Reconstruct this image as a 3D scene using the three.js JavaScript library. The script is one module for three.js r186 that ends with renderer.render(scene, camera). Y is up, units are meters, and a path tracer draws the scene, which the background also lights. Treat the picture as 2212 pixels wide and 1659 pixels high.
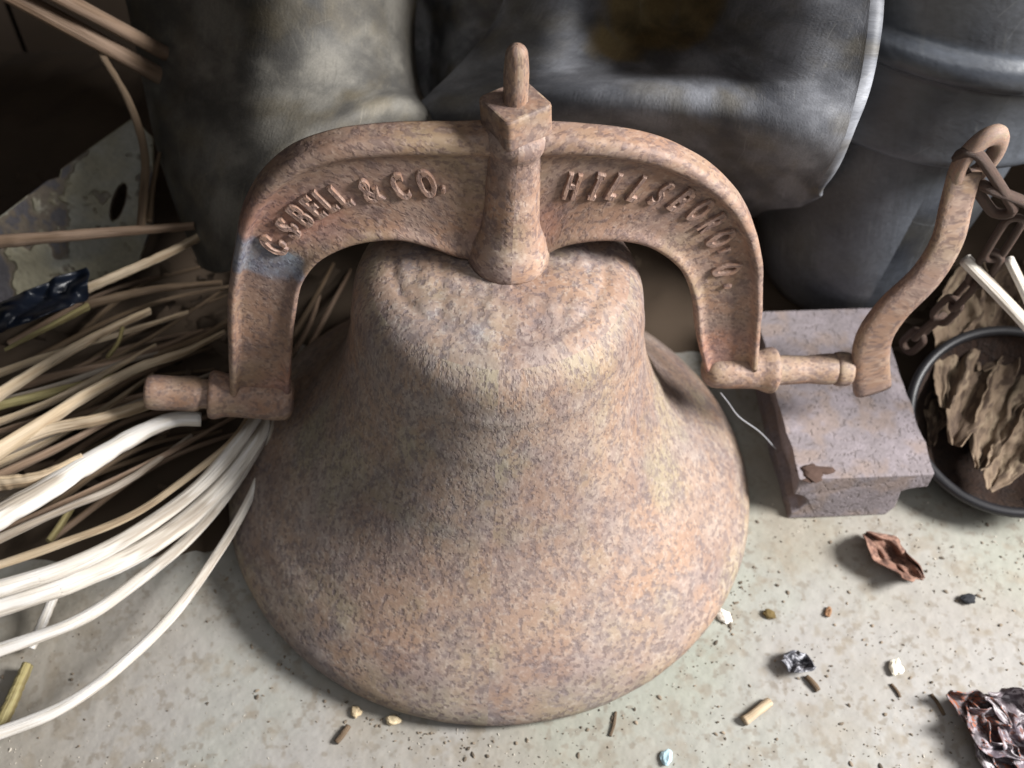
import * as THREE from 'three';
import { FontLoader } from 'three/addons/loaders/FontLoader.js';
import { TextGeometry } from 'three/addons/geometries/TextGeometry.js';
import { RectAreaLightUniformsLib } from 'three/addons/lights/RectAreaLightUniformsLib.js';
import { mergeGeometries } from 'three/addons/utils/BufferGeometryUtils.js';

/* ---------- camera, light, exposure ---------- */
const W = 2212, H = 1659;                       // working frame of the photograph, in pixels
const scene = new THREE.Scene();
scene.background = new THREE.Color(0x000000);
const camera = new THREE.PerspectiveCamera(38, W / H, 0.02, 30);
const PITCH = THREE.MathUtils.degToRad(50.6);
camera.position.set(0.0206, 0.9155, 0.6225);
camera.lookAt(0.0206, 0.9155 - Math.sin(PITCH), 0.6225 - Math.cos(PITCH));
camera.focus = 0.80; camera.userData.fStop = 6;
camera.updateMatrixWorld(true);
camera.updateProjectionMatrix();
const renderer = new THREE.WebGLRenderer();
renderer.setSize(1024, 768);
renderer.toneMapping = THREE.LinearToneMapping;
renderer.toneMappingExposure = 1;
renderer.shadowMap.enabled = true;
RectAreaLightUniformsLib.init();
// the open doorway of the shed on the right, the wide soft source that lights everything
const door = new THREE.RectAreaLight(new THREE.Color(1, 0.985, 0.965), 120, 0.65, 0.75);
door.position.set(1.95, 1.56, 0.42);
door.lookAt(0.0, 0.1, 0.05);
scene.add(door);
// weaker daylight from the shed's open front behind the photographer
const front = new THREE.RectAreaLight(new THREE.Color(0.97, 0.98, 1), 2.1, 2.8, 1.6);
front.position.set(0.35, 2.5, 1.5);
front.lookAt(0, 0.1, 0);
scene.add(front);

/* ---------- helpers ---------- */
let seed = 20417;
const rnd = () => { seed = (seed * 1664525 + 1013904223) >>> 0; return seed / 4294967296; };
const rr = (a, b) => a + (b - a) * rnd();
const V = (x, y, z) => new THREE.Vector3(x, y, z);
const clamp = (v, a = 0, b = 1) => Math.min(b, Math.max(a, v));
const lerp = (a, b, t) => a + (b - a) * t;
const sstep = (a, b, v) => { const t = clamp((v - a) / (b - a)); return t * t * (3 - 2 * t); };
const used = {};
function numbered(n) { used[n] = (used[n] || 0) + 1; return used[n] === 1 ? n : n + '_' + String(used[n] - 1).padStart(3, '0'); }
function tag(o, label, category, group, kind) {
  if (label) o.userData.label = label;
  if (category) o.userData.category = category;
  if (group) o.userData.group = group;
  if (kind) o.userData.kind = kind;
  return o;
}
function mesh(name, geo, mat, parent) {
  const m = new THREE.Mesh(geo, mat);
  m.castShadow = m.receiveShadow = true;
  if (parent && parent !== scene) { m.name = name; parent.add(m); } else { m.name = numbered(name); scene.add(m); }
  return m;
}
function group(name, pos = [0, 0, 0]) { const g = new THREE.Group(); g.name = numbered(name); g.position.set(...pos); scene.add(g); return g; }
// rays of the camera, used once to find where in the shed a thing stands
function ray(px, py) { const p = V(px / W * 2 - 1, 1 - py / H * 2, 0.5).unproject(camera); return p.sub(camera.position).normalize(); }
function atY(px, py, y) { const d = ray(px, py); return d.multiplyScalar((y - camera.position.y) / d.y).add(camera.position); }
function atZ(px, py, z) { const d = ray(px, py); return d.multiplyScalar((z - camera.position.z) / d.z).add(camera.position); }

// value noise, tileable when a period is given
const PERM = new Uint8Array(512); { const p = [...Array(256).keys()]; for (let i = 255; i > 0; i--) { const j = Math.floor(rnd() * (i + 1)); [p[i], p[j]] = [p[j], p[i]]; } for (let i = 0; i < 512; i++) PERM[i] = p[i & 255]; }
const HV = new Float32Array(256); for (let i = 0; i < 256; i++) HV[i] = rnd();
function vn(x, y, per, s = 0) {
  let xi = Math.floor(x), yi = Math.floor(y); const xf = x - xi, yf = y - yi;
  const u = xf * xf * (3 - 2 * xf), v = yf * yf * (3 - 2 * yf);
  const x0 = ((xi % per) + per) % per, y0 = ((yi % per) + per) % per, x1 = (x0 + 1) % per, y1 = (y0 + 1) % per;
  const h = (a, b) => HV[PERM[(PERM[(a + s) & 255] + b + (a >> 8) * 7) & 255]];
  return lerp(lerp(h(x0, y0), h(x1, y0), u), lerp(h(x0, y1), h(x1, y1), u), v);
}
function fbm(u, v, f, oct, s = 0) { let a = 0.5, t = 0, n = 0; for (let i = 0; i < oct; i++) { t += a * vn(u * f, v * f, f, s + i * 17); n += a; a *= 0.55; f *= 2; } return t / n; }
function n3(p, f, s = 0) { return (vn(p.x * f + 31.7, p.y * f + 11.3, 4096, s) + vn(p.y * f + 5.1, p.z * f + 71.9, 4096, s + 40) + vn(p.z * f + 47.2, p.x * f + 23.4, 4096, s + 90)) / 3; }
function makeTex(size, fn, metres) {           // fn(u, v, out) fills out = [r, g, b (linear), height, roughness]
  const c = new Uint8Array(size * size * 4), b = new Uint8Array(size * size * 4);
  const o = [0, 0, 0, 0, 0];
  const enc = x => { x = clamp(x); return 255 * (x <= 0.0031308 ? 12.92 * x : 1.055 * Math.pow(x, 1 / 2.4) - 0.055); };
  for (let j = 0; j < size; j++) for (let i = 0; i < size; i++) {
    fn(i / size, j / size, o);
    const k = (j * size + i) * 4;
    c[k] = enc(o[0]); c[k + 1] = enc(o[1]); c[k + 2] = enc(o[2]); c[k + 3] = 255;
    const h = 255 * clamp(o[3]); b[k] = b[k + 1] = b[k + 2] = h; b[k + 3] = 255;
  }
  const mk = (d, srgb) => { const t = new THREE.DataTexture(d, size, size); t.wrapS = t.wrapT = THREE.RepeatWrapping; t.magFilter = THREE.LinearFilter; t.minFilter = THREE.LinearMipmapLinearFilter; t.generateMipmaps = true; if (srgb) t.colorSpace = THREE.SRGBColorSpace; t.repeat.set(1 / metres, 1 / metres); t.needsUpdate = true; return t; };
  return { map: mk(c, true), bump: mk(b, false) };
}
const mix3 = (o, c, t) => { o[0] = lerp(o[0], c[0], t); o[1] = lerp(o[1], c[1], t); o[2] = lerp(o[2], c[2], t); };

/* ---------- materials ---------- */
const rustTex = makeTex(1024, (u, v, o) => {
  const big = fbm(u, v, 4, 6, 1), mid = fbm(u, v, 18, 5, 7), fine = fbm(u, v, 130, 3, 13), spk = fbm(u, v, 120, 4, 29), pale = fbm(u, v, 16, 6, 51), sp2 = fbm(u, v, 60, 5, 67), ol = fbm(u, v, 5, 6, 91);
  o[0] = 0.238; o[1] = 0.163; o[2] = 0.124;                                        // brown rust
  mix3(o, [0.272, 0.160, 0.100], sstep(0.38, 0.78, big) * 0.75);                      // orange bloom
  mix3(o, [0.205, 0.160, 0.148], sstep(0.40, 0.74, mid) * 0.7);                     // purplish old scale
  mix3(o, [0.33, 0.27, 0.225], sstep(0.42, 0.80, pale) * 0.4);                      // dusty grey bloom
  mix3(o, [0.25, 0.215, 0.135], sstep(0.44, 0.74, ol) * 0.6);                        // ochre tinge
  mix3(o, [0.118, 0.082, 0.075], sstep(0.52, 0.70, spk) * 0.7);                     // dark pits
  mix3(o, [0.130, 0.098, 0.096], sstep(0.52, 0.70, sp2) * 0.6);                    // coarser scale flakes
  mix3(o, [0.36, 0.30, 0.25], sstep(0.52, 0.78, fine) * 0.35);                     // pale flecks
  const g = 0.92 + 0.16 * fine; o[0] *= g; o[1] *= g; o[2] *= g;
  o[3] = 0.35 * mid + 0.3 * fine + 0.2 * (1 - sstep(0.54, 0.72, spk)) + 0.15 * (1 - sstep(0.56, 0.72, sp2));
}, 0.36);
const rust = (col = 0xffffff, bump = 0.0016, vc = false) => new THREE.MeshStandardMaterial({ color: col, map: rustTex.map, bumpMap: rustTex.bump, bumpScale: bump, roughness: 0.68, metalness: 0.0, vertexColors: vc });
const M = {};
M.bell = rust(0xffffff, 0.0009, true);
M.yoke = rust(0xfff4ee, 0.0008, true);
M.iron = rust(0xfff6f0, 0.0003);
M.chain = rust(0x9a8a84, 0.001);
const floorTex = makeTex(2048, (u, v, o) => {
  const big = fbm(u, v, 4, 5, 3), mid = fbm(u, v, 24, 4, 9), fine = fbm(u, v, 190, 3, 15), spk = fbm(u, v, 230, 3, 33), st = fbm(u, v, 7, 6, 71), gr = fbm(u, v, 4, 6, 63), sp2 = fbm(u, v, 90, 4, 37);
  o[0] = 0.260; o[1] = 0.247; o[2] = 0.232;
  mix3(o, [0.228, 0.205, 0.170], sstep(0.36, 0.76, st) * 0.75);                     // earthy dust
  mix3(o, [0.238, 0.262, 0.212], sstep(0.58, 0.84, gr) * 0.6);                       // thin green film
  mix3(o, [0.310, 0.303, 0.296], sstep(0.42, 0.78, big) * 0.5);
  mix3(o, [0.16, 0.135, 0.105], sstep(0.58, 0.76, spk) * 0.6); mix3(o, [0.215, 0.188, 0.148], sstep(0.46, 0.84, fbm(u, v, 14, 6, 117)) * 0.7);                      // dirt specks
  mix3(o, [0.20, 0.170, 0.130], sstep(0.56, 0.78, sp2) * 0.55);
  const g = 0.90 + 0.20 * fine; o[0] *= g; o[1] *= g; o[2] *= g;
  o[3] = 0.5 * mid + 0.5 * fine;
}, 1.6);
M.floor = new THREE.MeshStandardMaterial({ map: floorTex.map, bumpMap: floorTex.bump, bumpScale: 0.0016, roughness: 0.85 });
const scr = [...Array(26).keys()].map(() => { const a = rr(0.7, 1.9) + (rnd() < .3 ? 1.2 : 0), l = rr(.05, .3); return [rnd(), rnd(), Math.cos(a), Math.sin(a), l, rr(.0006, .0016), rr(.3, .8)]; });
const rubTex = makeTex(1024, (u, v, o) => {
  const d = fbm(u, v, 4, 6, 5), e = fbm(u, v, 10, 5, 41), f = fbm(u, v, 140, 3, 19), y = fbm(u, v, 4, 6, 83);
  const s = vn(u * 150 + v * 30, v * 12 - u * 4, 4096, 5) * 0.55 + vn(u * 310 + v * 60, v * 24 - u * 8, 4096, 9) * 0.45;
  o[0] = 0.045; o[1] = 0.047; o[2] = 0.054;
  mix3(o, [0.27, 0.27, 0.275], sstep(0.22, 0.72, d) * 0.92);                        // grey dust
  mix3(o, [0.16, 0.135, 0.09], sstep(0.50, 0.80, y) * 0.5);                        // brown earth
  mix3(o, [0.34, 0.32, 0.28], sstep(0.64, 0.90, s) * sstep(0.40, 0.66, e) * 0.4); mix3(o, [0.06, 0.06, 0.055], sstep(0.42, 0.18, s) * 0.2); mix3(o, [0.07, 0.07, 0.075], sstep(0.46, 0.78, fbm(u, v, 6, 6, 103)) * 0.6);   // scuffs
  for (const [x, y, cx, cy, l, w, k] of scr) { const dx = u - x, dy = v - y, t = dx * cx + dy * cy; if (t > 0 && t < l) { const d = Math.abs(dx * cy - dy * cx + 0.004 * Math.sin(t * 30)); if (d < w) mix3(o, [0.34, 0.33, 0.31], k * (1 - d / w)); } }
  const g = 0.8 + 0.4 * f; o[0] *= g; o[1] *= g; o[2] *= g;
  o[3] = 0.7 * f + 0.3 * s;
}, 0.5);
M.rubberSheet = new THREE.MeshStandardMaterial({ map: rubTex.map, bumpMap: rubTex.bump, bumpScale: 0.0002, roughness: 0.62, side: THREE.DoubleSide, vertexColors: true });
M.rubber = new THREE.MeshStandardMaterial({ map: rubTex.map, bumpMap: rubTex.bump, bumpScale: 0.0002, roughness: 0.48, side: THREE.DoubleSide });
M.rubberDark = new THREE.MeshStandardMaterial({ map: rubTex.map, bumpMap: rubTex.bump, bumpScale: 0.0002, roughness: 0.6, side: THREE.DoubleSide });
M.rubberBrown = new THREE.MeshStandardMaterial({ color: 0xd6d0c2, map: rubTex.map, bumpMap: rubTex.bump, bumpScale: 0.0003, roughness: 0.7, side: THREE.DoubleSide });
M.tub = new THREE.MeshStandardMaterial({ color: 0xb4bcc8, map: rubTex.map, bumpMap: rubTex.bump, bumpScale: 0.0003, roughness: 0.36, side: THREE.DoubleSide });
const brickTex = makeTex(512, (u, v, o) => {
  const a = fbm(u, v, 6, 5, 5), b = fbm(u, v, 60, 3, 25), s = fbm(u, v, 48, 4, 65);
  o[0] = 0.185; o[1] = 0.160; o[2] = 0.168;
  mix3(o, [0.27, 0.235, 0.255], sstep(0.40, 0.75, a) * 0.7);
  mix3(o, [0.21, 0.155, 0.125], sstep(0.45, 0.75, fbm(u, v, 9, 3, 97)) * 0.6);
  mix3(o, [0.11, 0.09, 0.085], sstep(0.58, 0.78, s) * 0.5);
  const g = 0.82 + 0.36 * b; o[0] *= g; o[1] *= g; o[2] *= g;
  o[3] = 0.5 * b + 0.5 * (1 - sstep(0.6, 0.74, s));
}, 0.16);
M.brick = new THREE.MeshStandardMaterial({ map: brickTex.map, bumpMap: brickTex.bump, bumpScale: 0.0009, roughness: 0.95 });
const strawTex = makeTex(512, (u, v, o) => {   // u around, v along
  const s = vn(u * 64, v * 6, 64, 5) * 0.6 + vn(u * 128, v * 12, 128, 9) * 0.4, p = fbm(u, v, 5, 4, 23);
  o[0] = 0.62; o[1] = 0.575; o[2] = 0.51;
  mix3(o, [0.46, 0.40, 0.33], sstep(0.45, 0.75, s) * 0.5);
  mix3(o, [0.26, 0.21, 0.16], sstep(0.50, 0.68, p) * 0.75);
  mix3(o, [0.70, 0.68, 0.66], sstep(0.42, 0.7, fbm(u, v, 8, 4, 77)) * 0.7);
  o[3] = s;
}, 1);
const straw = col => new THREE.MeshStandardMaterial({ color: col, map: strawTex.map, bumpMap: strawTex.bump, bumpScale: 0.0008, roughness: 0.7 });
M.straw = straw(0xdccbb2); M.strawPale = straw(0xffffff); M.strawGrey = straw(0xb5aca2); M.strawBrown = straw(0x9c8674); M.strawGreen = straw(0xa8a070); M.strawDark = straw(0x7d6a55);
const plain = (c, r = 0.85) => new THREE.MeshStandardMaterial({ color: c, roughness: r, side: THREE.DoubleSide });

/* ---------- geometry builders ---------- */
function gridGeo(nu, nv, fn, closeU = false) {      // fn(i, j) -> {p, uv}; quads over a grid
  const pos = [], uv = [], idx = [];
  for (let j = 0; j <= nv; j++) for (let i = 0; i <= nu; i++) { const q = fn(i / nu, j / nv, i, j); pos.push(q.p.x, q.p.y, q.p.z); uv.push(q.uv[0], q.uv[1]); }
  for (let j = 0; j < nv; j++) for (let i = 0; i < nu; i++) { const a = j * (nu + 1) + i, b = a + 1, c = a + nu + 1, d = c + 1; idx.push(a, b, d, a, d, c); }
  const g = new THREE.BufferGeometry();
  g.setAttribute('position', new THREE.Float32BufferAttribute(pos, 3));
  g.setAttribute('uv', new THREE.Float32BufferAttribute(uv, 2));
  g.setIndex(idx); g.computeVertexNormals();
  if (closeU) { const n = g.attributes.normal; for (let j = 0; j <= nv; j++) { const a = j * (nu + 1), b = a + nu; const x = n.getX(a) + n.getX(b), y = n.getY(a) + n.getY(b), z = n.getZ(a) + n.getZ(b), l = Math.hypot(x, y, z) || 1; n.setXYZ(a, x / l, y / l, z / l); n.setXYZ(b, x / l, y / l, z / l); } }
  return g;
}
function lathe(prof, seg, uvR, noise = 0, nf = 30) {   // prof: [[r, y], ...] from bottom to top, outside
  let L = 0; const len = prof.map((p, i) => { if (i) L += Math.hypot(p[0] - prof[i - 1][0], p[1] - prof[i - 1][1]); return L; });
  return gridGeo(seg, prof.length - 1, (u, v, i, j) => {
    const a = u * Math.PI * 2, [r, y] = prof[j]; const p = V(Math.sin(a) * r, y, Math.cos(a) * r);
    if (noise) { const k = 1 + noise * (n3(p, nf) - 0.5) / Math.max(r, 0.01); p.x *= k; p.z *= k; p.y += noise * 0.6 * (n3(p, nf, 5) - 0.5); }
    return { p, uv: [u * Math.PI * 2 * uvR, len[j]] };
  }, true);
}
function spline(pts, n) { const c = new THREE.CatmullRomCurve3(pts, false, 'centripetal'); return c.getSpacedPoints(n); }
function smoothProf(p, n) { return spline(p.map(q => V(q[0], q[1], 0)), n).map(q => [q.x, q.y]); }
function tube(pts, rad, { n = 40, seg = 10, flat = 1, uvs = [1, 1], jit = 0, flatDir = null, sq = 1 } = {}) {   // tapering solid tube through points, ends closed
  const c = new THREE.CatmullRomCurve3(pts, false, 'centripetal'); const L = c.getLength();
  const P = c.getSpacedPoints(n); const fr = c.computeFrenetFrames(n, false);
  const R = typeof rad === 'function' ? rad : () => rad;
  const ph = rnd() * 50;
  const rows = [];
  rows.push([0, 0]); for (let j = 0; j <= n; j++) rows.push([j, 1]); rows.push([n, 0]);
  return gridGeo(seg, rows.length - 1, (u, v, i, k) => {
    const [j, s] = rows[k], a = u * Math.PI * 2, r = R(j / n) * s;
    let N = fr.normals[j], B = fr.binormals[j];
    if (flatDir) { const T = fr.tangents[j]; B = flatDir.clone().sub(T.clone().multiplyScalar(T.dot(flatDir))).normalize(); N = V().crossVectors(B, T).normalize(); }
    const w = 1 + jit * (vn(ph + j * 0.35, Math.sin(a) + 2, 256) - 0.5);
    const p = P[j].clone().addScaledVector(N, Math.sign(Math.cos(a)) * Math.abs(Math.cos(a)) ** sq * r * w).addScaledVector(B, Math.sign(Math.sin(a)) * Math.abs(Math.sin(a)) ** sq * r * flat * w);
    return { p, uv: [u * uvs[0], j / n * L * uvs[1]] };
  }, true);
}
function cr(a, b, c, d, t) { return 0.5 * ((2 * b) + (-a + c) * t + (2 * a - 5 * b + 4 * c - d) * t * t + (-a + 3 * b - 3 * c + d) * t * t * t); }
function sheet(ctrl, nu, nv, th, bump = 0, bf = 12) {      // ctrl[row][col] world points -> thick sheet
  const nr = ctrl.length, nc = ctrl[0].length;
  const g = (r, c) => ctrl[clamp(r, 0, nr - 1)][clamp(c, 0, nc - 1)];
  const ev = (u, v) => {
    const x = u * (nc - 1), y = v * (nr - 1); const ci = Math.min(Math.floor(x), nc - 2), ri = Math.min(Math.floor(y), nr - 2), tx = x - ci, ty = y - ri;
    const out = V();
    for (const k of ['x', 'y', 'z']) { const rowv = [-1, 0, 1, 2].map(q => cr(g(ri + q, ci - 1)[k], g(ri + q, ci)[k], g(ri + q, ci + 1)[k], g(ri + q, ci + 2)[k], tx)); out[k] = cr(...rowv, ty); }
    if (bump) { const e = bump * (n3(out, bf) - 0.5); out.y += e; out.z += e; }
    return out;
  };
  const e = 1e-3; const P = [], N = [];
  for (let j = 0; j <= nv; j++) for (let i = 0; i <= nu; i++) {
    const u = i / nu, v = j / nv; P.push(ev(u, v));
    const du = ev(Math.min(1, u + e), v).sub(ev(Math.max(0, u - e), v)), dv = ev(u, Math.min(1, v + e)).sub(ev(u, Math.max(0, v - e)));
    N.push(V().crossVectors(dv, du).normalize());
  }
  // rounded edge: wrap the loop front -> edge -> back
  const W1 = 0.5 * th; const geos = [];
  const S = 0.9;
  const at = (i, j) => j * (nu + 1) + i;
  const front = gridGeo(nu, nv, (u, v, i, j) => ({ p: P[at(i, j)].clone().addScaledVector(N[at(i, j)], W1), uv: [u * S, v * S] }));
  const back = gridGeo(nu, nv, (u, v, i, j) => ({ p: P[at(nu - i, j)].clone().addScaledVector(N[at(nu - i, j)], -W1), uv: [u * S, v * S] }));
  geos.push(front, back);
  const rim = (list) => gridGeo(6, list.length - 1, (u, v, i, j) => {
    const [a, b] = list[j]; const out = P[a].clone().sub(P[b]).normalize(); const t = Math.PI * (u - 0.5);
    return { p: P[a].clone().addScaledVector(N[a], -Math.sin(t) * W1).addScaledVector(out, Math.cos(t) * W1), uv: [u * 0.02, v * S] };
  });
  const seq = n => [...Array(n + 1).keys()];
  geos.push(rim(seq(nv).map(j => [at(nu, j), at(nu - 1, j)])), rim(seq(nv).map(j => [at(0, j), at(1, j)])), rim(seq(nu).map(i => [at(i, nv), at(i, nv - 1)])), rim(seq(nu).map(i => [at(i, 0), at(i, 1)])));
  return mergeGeometries(geos);
}
function paint(geo, fn) {                          // vertex colours for real differences of matter
  const p = geo.attributes.position, c = new Float32Array(p.count * 3), q = V();
  for (let i = 0; i < p.count; i++) { q.fromBufferAttribute(p, i); const k = fn(q); c.set(k, i * 3); }
  geo.setAttribute('color', new THREE.BufferAttribute(c, 3)); return geo;
}
function lump(r, sx, sy, sz, amp, det = 2, f = 1.3) {   // irregular pebble or crumb
  const g = new THREE.IcosahedronGeometry(1, det); const p = g.attributes.position, q = V(), s = rnd() * 90;
  for (let i = 0; i < p.count; i++) { q.fromBufferAttribute(p, i); const k = 1 + amp * (n3(q.clone().addScalar(s), f) - 0.5) * 2; p.setXYZ(i, q.x * k * sx * r, q.y * k * sy * r, q.z * k * sz * r); }
  g.computeVertexNormals(); return g;
}

/* ---------- the setting: concrete floor, dark back wall ---------- */
{
  const g = new THREE.PlaneGeometry(7, 7, 1, 1); g.rotateX(-Math.PI / 2);
  const uv = g.attributes.uv; for (let i = 0; i < uv.count; i++) uv.setXY(i, uv.getX(i) * 7 + 0.33, uv.getY(i) * 7 + 0.18);
  tag(mesh('concrete_floor', g, M.floor, scene), 'grey dusty concrete floor with green tinge and specks', 'floor', null, 'structure');
}

{
  const wall = group('board_wall', [0, 0, -0.72]); tag(wall, 'old brown board wall at the back of the shed', 'wall', null, 'structure');
  const wm = [0x4a3d31, 0x40352b, 0x52453a].map(c => plain(c, 0.95));
  for (let i = 0; i < 12; i++) { const b = new THREE.BoxGeometry(0.192, 2.2, 0.022); b.translate(-1.15 + i * 0.2, 1.1, rr(-.004, .004)); mesh('board', b, wm[i % 3], wall); }
}
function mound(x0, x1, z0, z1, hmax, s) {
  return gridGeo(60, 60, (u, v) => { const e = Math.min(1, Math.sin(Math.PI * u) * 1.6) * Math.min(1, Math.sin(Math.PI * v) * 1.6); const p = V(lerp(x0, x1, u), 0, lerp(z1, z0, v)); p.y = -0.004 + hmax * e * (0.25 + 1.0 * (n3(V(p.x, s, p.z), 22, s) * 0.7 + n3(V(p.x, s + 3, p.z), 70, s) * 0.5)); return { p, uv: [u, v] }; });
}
{
  const flakes = (n, x0, x1, z0, z1, y0, y1) => { const gs = []; for (let i = 0; i < n; i++) { const g = new THREE.PlaneGeometry(rr(.008, .03), rr(.006, .018), 2, 2); const p = g.attributes.position; for (let k = 0; k < p.count; k++) p.setZ(k, rr(-.004, .004)); g.rotateX(rr(-2.2, -0.9)); g.rotateY(rr(0, 6)); g.translate(rr(x0, x1), rr(y0, y1), rr(z0, z1)); gs.push(g); } return gs; };
  const soil = plain(0x3c3024, 0.95);  // litter brown, darkened to carry the shade of the unlit gaps
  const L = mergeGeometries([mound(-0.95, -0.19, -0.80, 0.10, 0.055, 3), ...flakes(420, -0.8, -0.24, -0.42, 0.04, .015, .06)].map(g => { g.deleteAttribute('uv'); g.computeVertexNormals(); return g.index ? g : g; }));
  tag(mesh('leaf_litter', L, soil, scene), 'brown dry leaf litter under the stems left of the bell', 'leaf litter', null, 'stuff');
  const Bk = mergeGeometries([mound(-0.30, 0.42, -0.80, -0.16, 0.05, 6), ...flakes(160, -0.25, 0.3, -0.6, -0.24, .01, .05)].map(g => { g.deleteAttribute('uv'); g.computeVertexNormals(); return g; }));  // mound added so the floor seen under the arch reads as shade
  tag(mesh('leaf_litter', Bk, soil, scene), 'dark leaf litter added to stand in for shade behind the bell', 'leaf litter', null, 'stuff');
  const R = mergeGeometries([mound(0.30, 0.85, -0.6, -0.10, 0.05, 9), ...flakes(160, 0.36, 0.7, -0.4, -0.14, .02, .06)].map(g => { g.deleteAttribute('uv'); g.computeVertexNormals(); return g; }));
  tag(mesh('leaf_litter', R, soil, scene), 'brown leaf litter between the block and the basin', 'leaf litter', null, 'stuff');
}

// slatted crate added out of view, only to shade the basin and nearby floor
{
  const c = group('shade_crate', [0.90, 0, -0.16]); tag(c, 'added slatted crate out of view that shades the rusty basin', 'crate');
  const wm = plain(0x6a543c, 0.9);
  for (let i = 0; i < 5; i++) for (const [w, d, x, z] of [[0.22, 0.012, 0, 0.236], [0.22, 0.012, 0, -0.236], [0.012, 0.458, -0.104, 0], [0.012, 0.458, 0.104, 0]]) { const b = new THREE.BoxGeometry(w, 0.082, d); b.translate(x, 0.043 + i * 0.084, z); mesh('slat', b, wm, c); }
}
// bench top added above the view, only to keep light off the back
{
  const b = group('shade_bench_top', [-0.35, 1.03, -0.28]); tag(b, 'unseen plank top added to shade the back of the heap', 'bench');
  const wm = [0x6b573f, 0x5f4c38].map(c => plain(c, 0.9));
  for (let i = 0; i < 6; i++) { const g = new THREE.BoxGeometry(2.2, 0.04, 0.198); g.translate(0, 0, -0.5 + i * 0.2); mesh('plank', g, wm[i % 2], b); }
}

/* ---------- the bell ---------- */
const bell = group('farm_bell');
tag(bell, 'rusty cast iron farm bell with arched lettered yoke standing on the concrete floor', 'bell');
const TILT = THREE.MathUtils.degToRad(2.2);
bell.rotation.z = -TILT;
bell.position.set(0, Math.sin(TILT) * 0.25, 0);
bell.updateMatrixWorld(true);
{
  const key = [[0.2440, 0.002], [0.2495, 0.0], [0.2515, 0.006], [0.2490, 0.016], [0.2410, 0.026], [0.2280, 0.040], [0.2110, 0.056], [0.1935, 0.074], [0.1760, 0.093], [0.1620, 0.113], [0.1495, 0.135], [0.1390, 0.158], [0.1306, 0.182], [0.1243, 0.207], [0.1200, 0.232], [0.1175, 0.254], [0.1155, 0.268], [0.1112, 0.279], [0.1040, 0.2875], [0.0950, 0.2932], [0.0870, 0.2955], [0.0825, 0.2952], [0.0790, 0.2970], [0.060, 0.3010], [0.03, 0.303], [0.0005, 0.3035]];
  const prof = smoothProf(key, 150).map(([r, y]) => {   // cast bead lines
    const bead = (c, w, h) => h * Math.exp(-(((y - c) / w) ** 2));
    if (y < 0.29) r += bead(0.245, 0.005, 0.0007) + bead(0.205, 0.006, 0.0005) + bead(0.047, 0.006, 0.0006);
    return [r, y];
  });
  const inner = prof.slice(0, 138).map(([r, y]) => [Math.max(r - 0.012, 0.0005), Math.min(y, 0.28)]).reverse();
  const g = lathe(prof, 180, 0.19, 0.0016, 60);
  const p = g.attributes.position;                    // lumpy rough crown
  for (let i = 0; i < p.count; i++) { const q = V().fromBufferAttribute(p, i); if (q.y > 0.29) p.setY(i, q.y + (0.005 * (n3(q, 60, 3) - 0.45) + 0.004 * (n3(q, 150, 9) - 0.5)) * sstep(0.084, 0.074, Math.hypot(q.x, q.z))); }
  g.computeVertexNormals();
  const crown = g.clone(); { const cut = 0.2880, uv = crown.attributes.uv, A = [], B = [], ix = g.index.array; for (let i = 0; i < p.count; i++) uv.setXY(i, p.getX(i) + 0.1, p.getZ(i) + 0.07);
    for (let i = 0; i < ix.length; i += 6) ((p.getY(ix[i]) + p.getY(ix[i + 2])) / 2 > cut && Math.hypot(p.getX(ix[i]), p.getZ(ix[i])) < 0.104 ? A : B).push(...ix.slice(i, i + 6)); crown.setIndex(A); g.setIndex(B); }
  const tint = q => { const k = sstep(0.47, 0.6, n3(q, 9, 8)), m = sstep(0.5, 0.62, n3(q, 22, 12)); const c = [1, 1, 1]; const gr = [0.86, 0.98, 1.06]; return [lerp(c[0], gr[0], k * 0.6) * (1 - 0.14 * m), lerp(c[1], gr[1], k * 0.6) * (1 - 0.15 * m), lerp(c[2], gr[2], k * 0.6) * (1 - 0.12 * m)]; }; paint(g, tint); paint(crown, q => { const t = tint(q), k = sstep(0.084, 0.074, Math.hypot(q.x, q.z)) * sstep(0.40, 0.6, n3(q, 45, 5)); return [t[0] * (1 + 0.15 * k), t[1] * (1 + 0.28 * k), t[2] * (1 + 0.42 * k)]; });
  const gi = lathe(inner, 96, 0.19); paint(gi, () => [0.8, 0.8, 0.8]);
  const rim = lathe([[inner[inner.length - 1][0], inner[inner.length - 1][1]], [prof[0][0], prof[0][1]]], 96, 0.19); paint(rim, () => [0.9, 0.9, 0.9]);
  mesh('bell_body', mergeGeometries([g, crown, gi, rim]), M.bell, bell);
}
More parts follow.
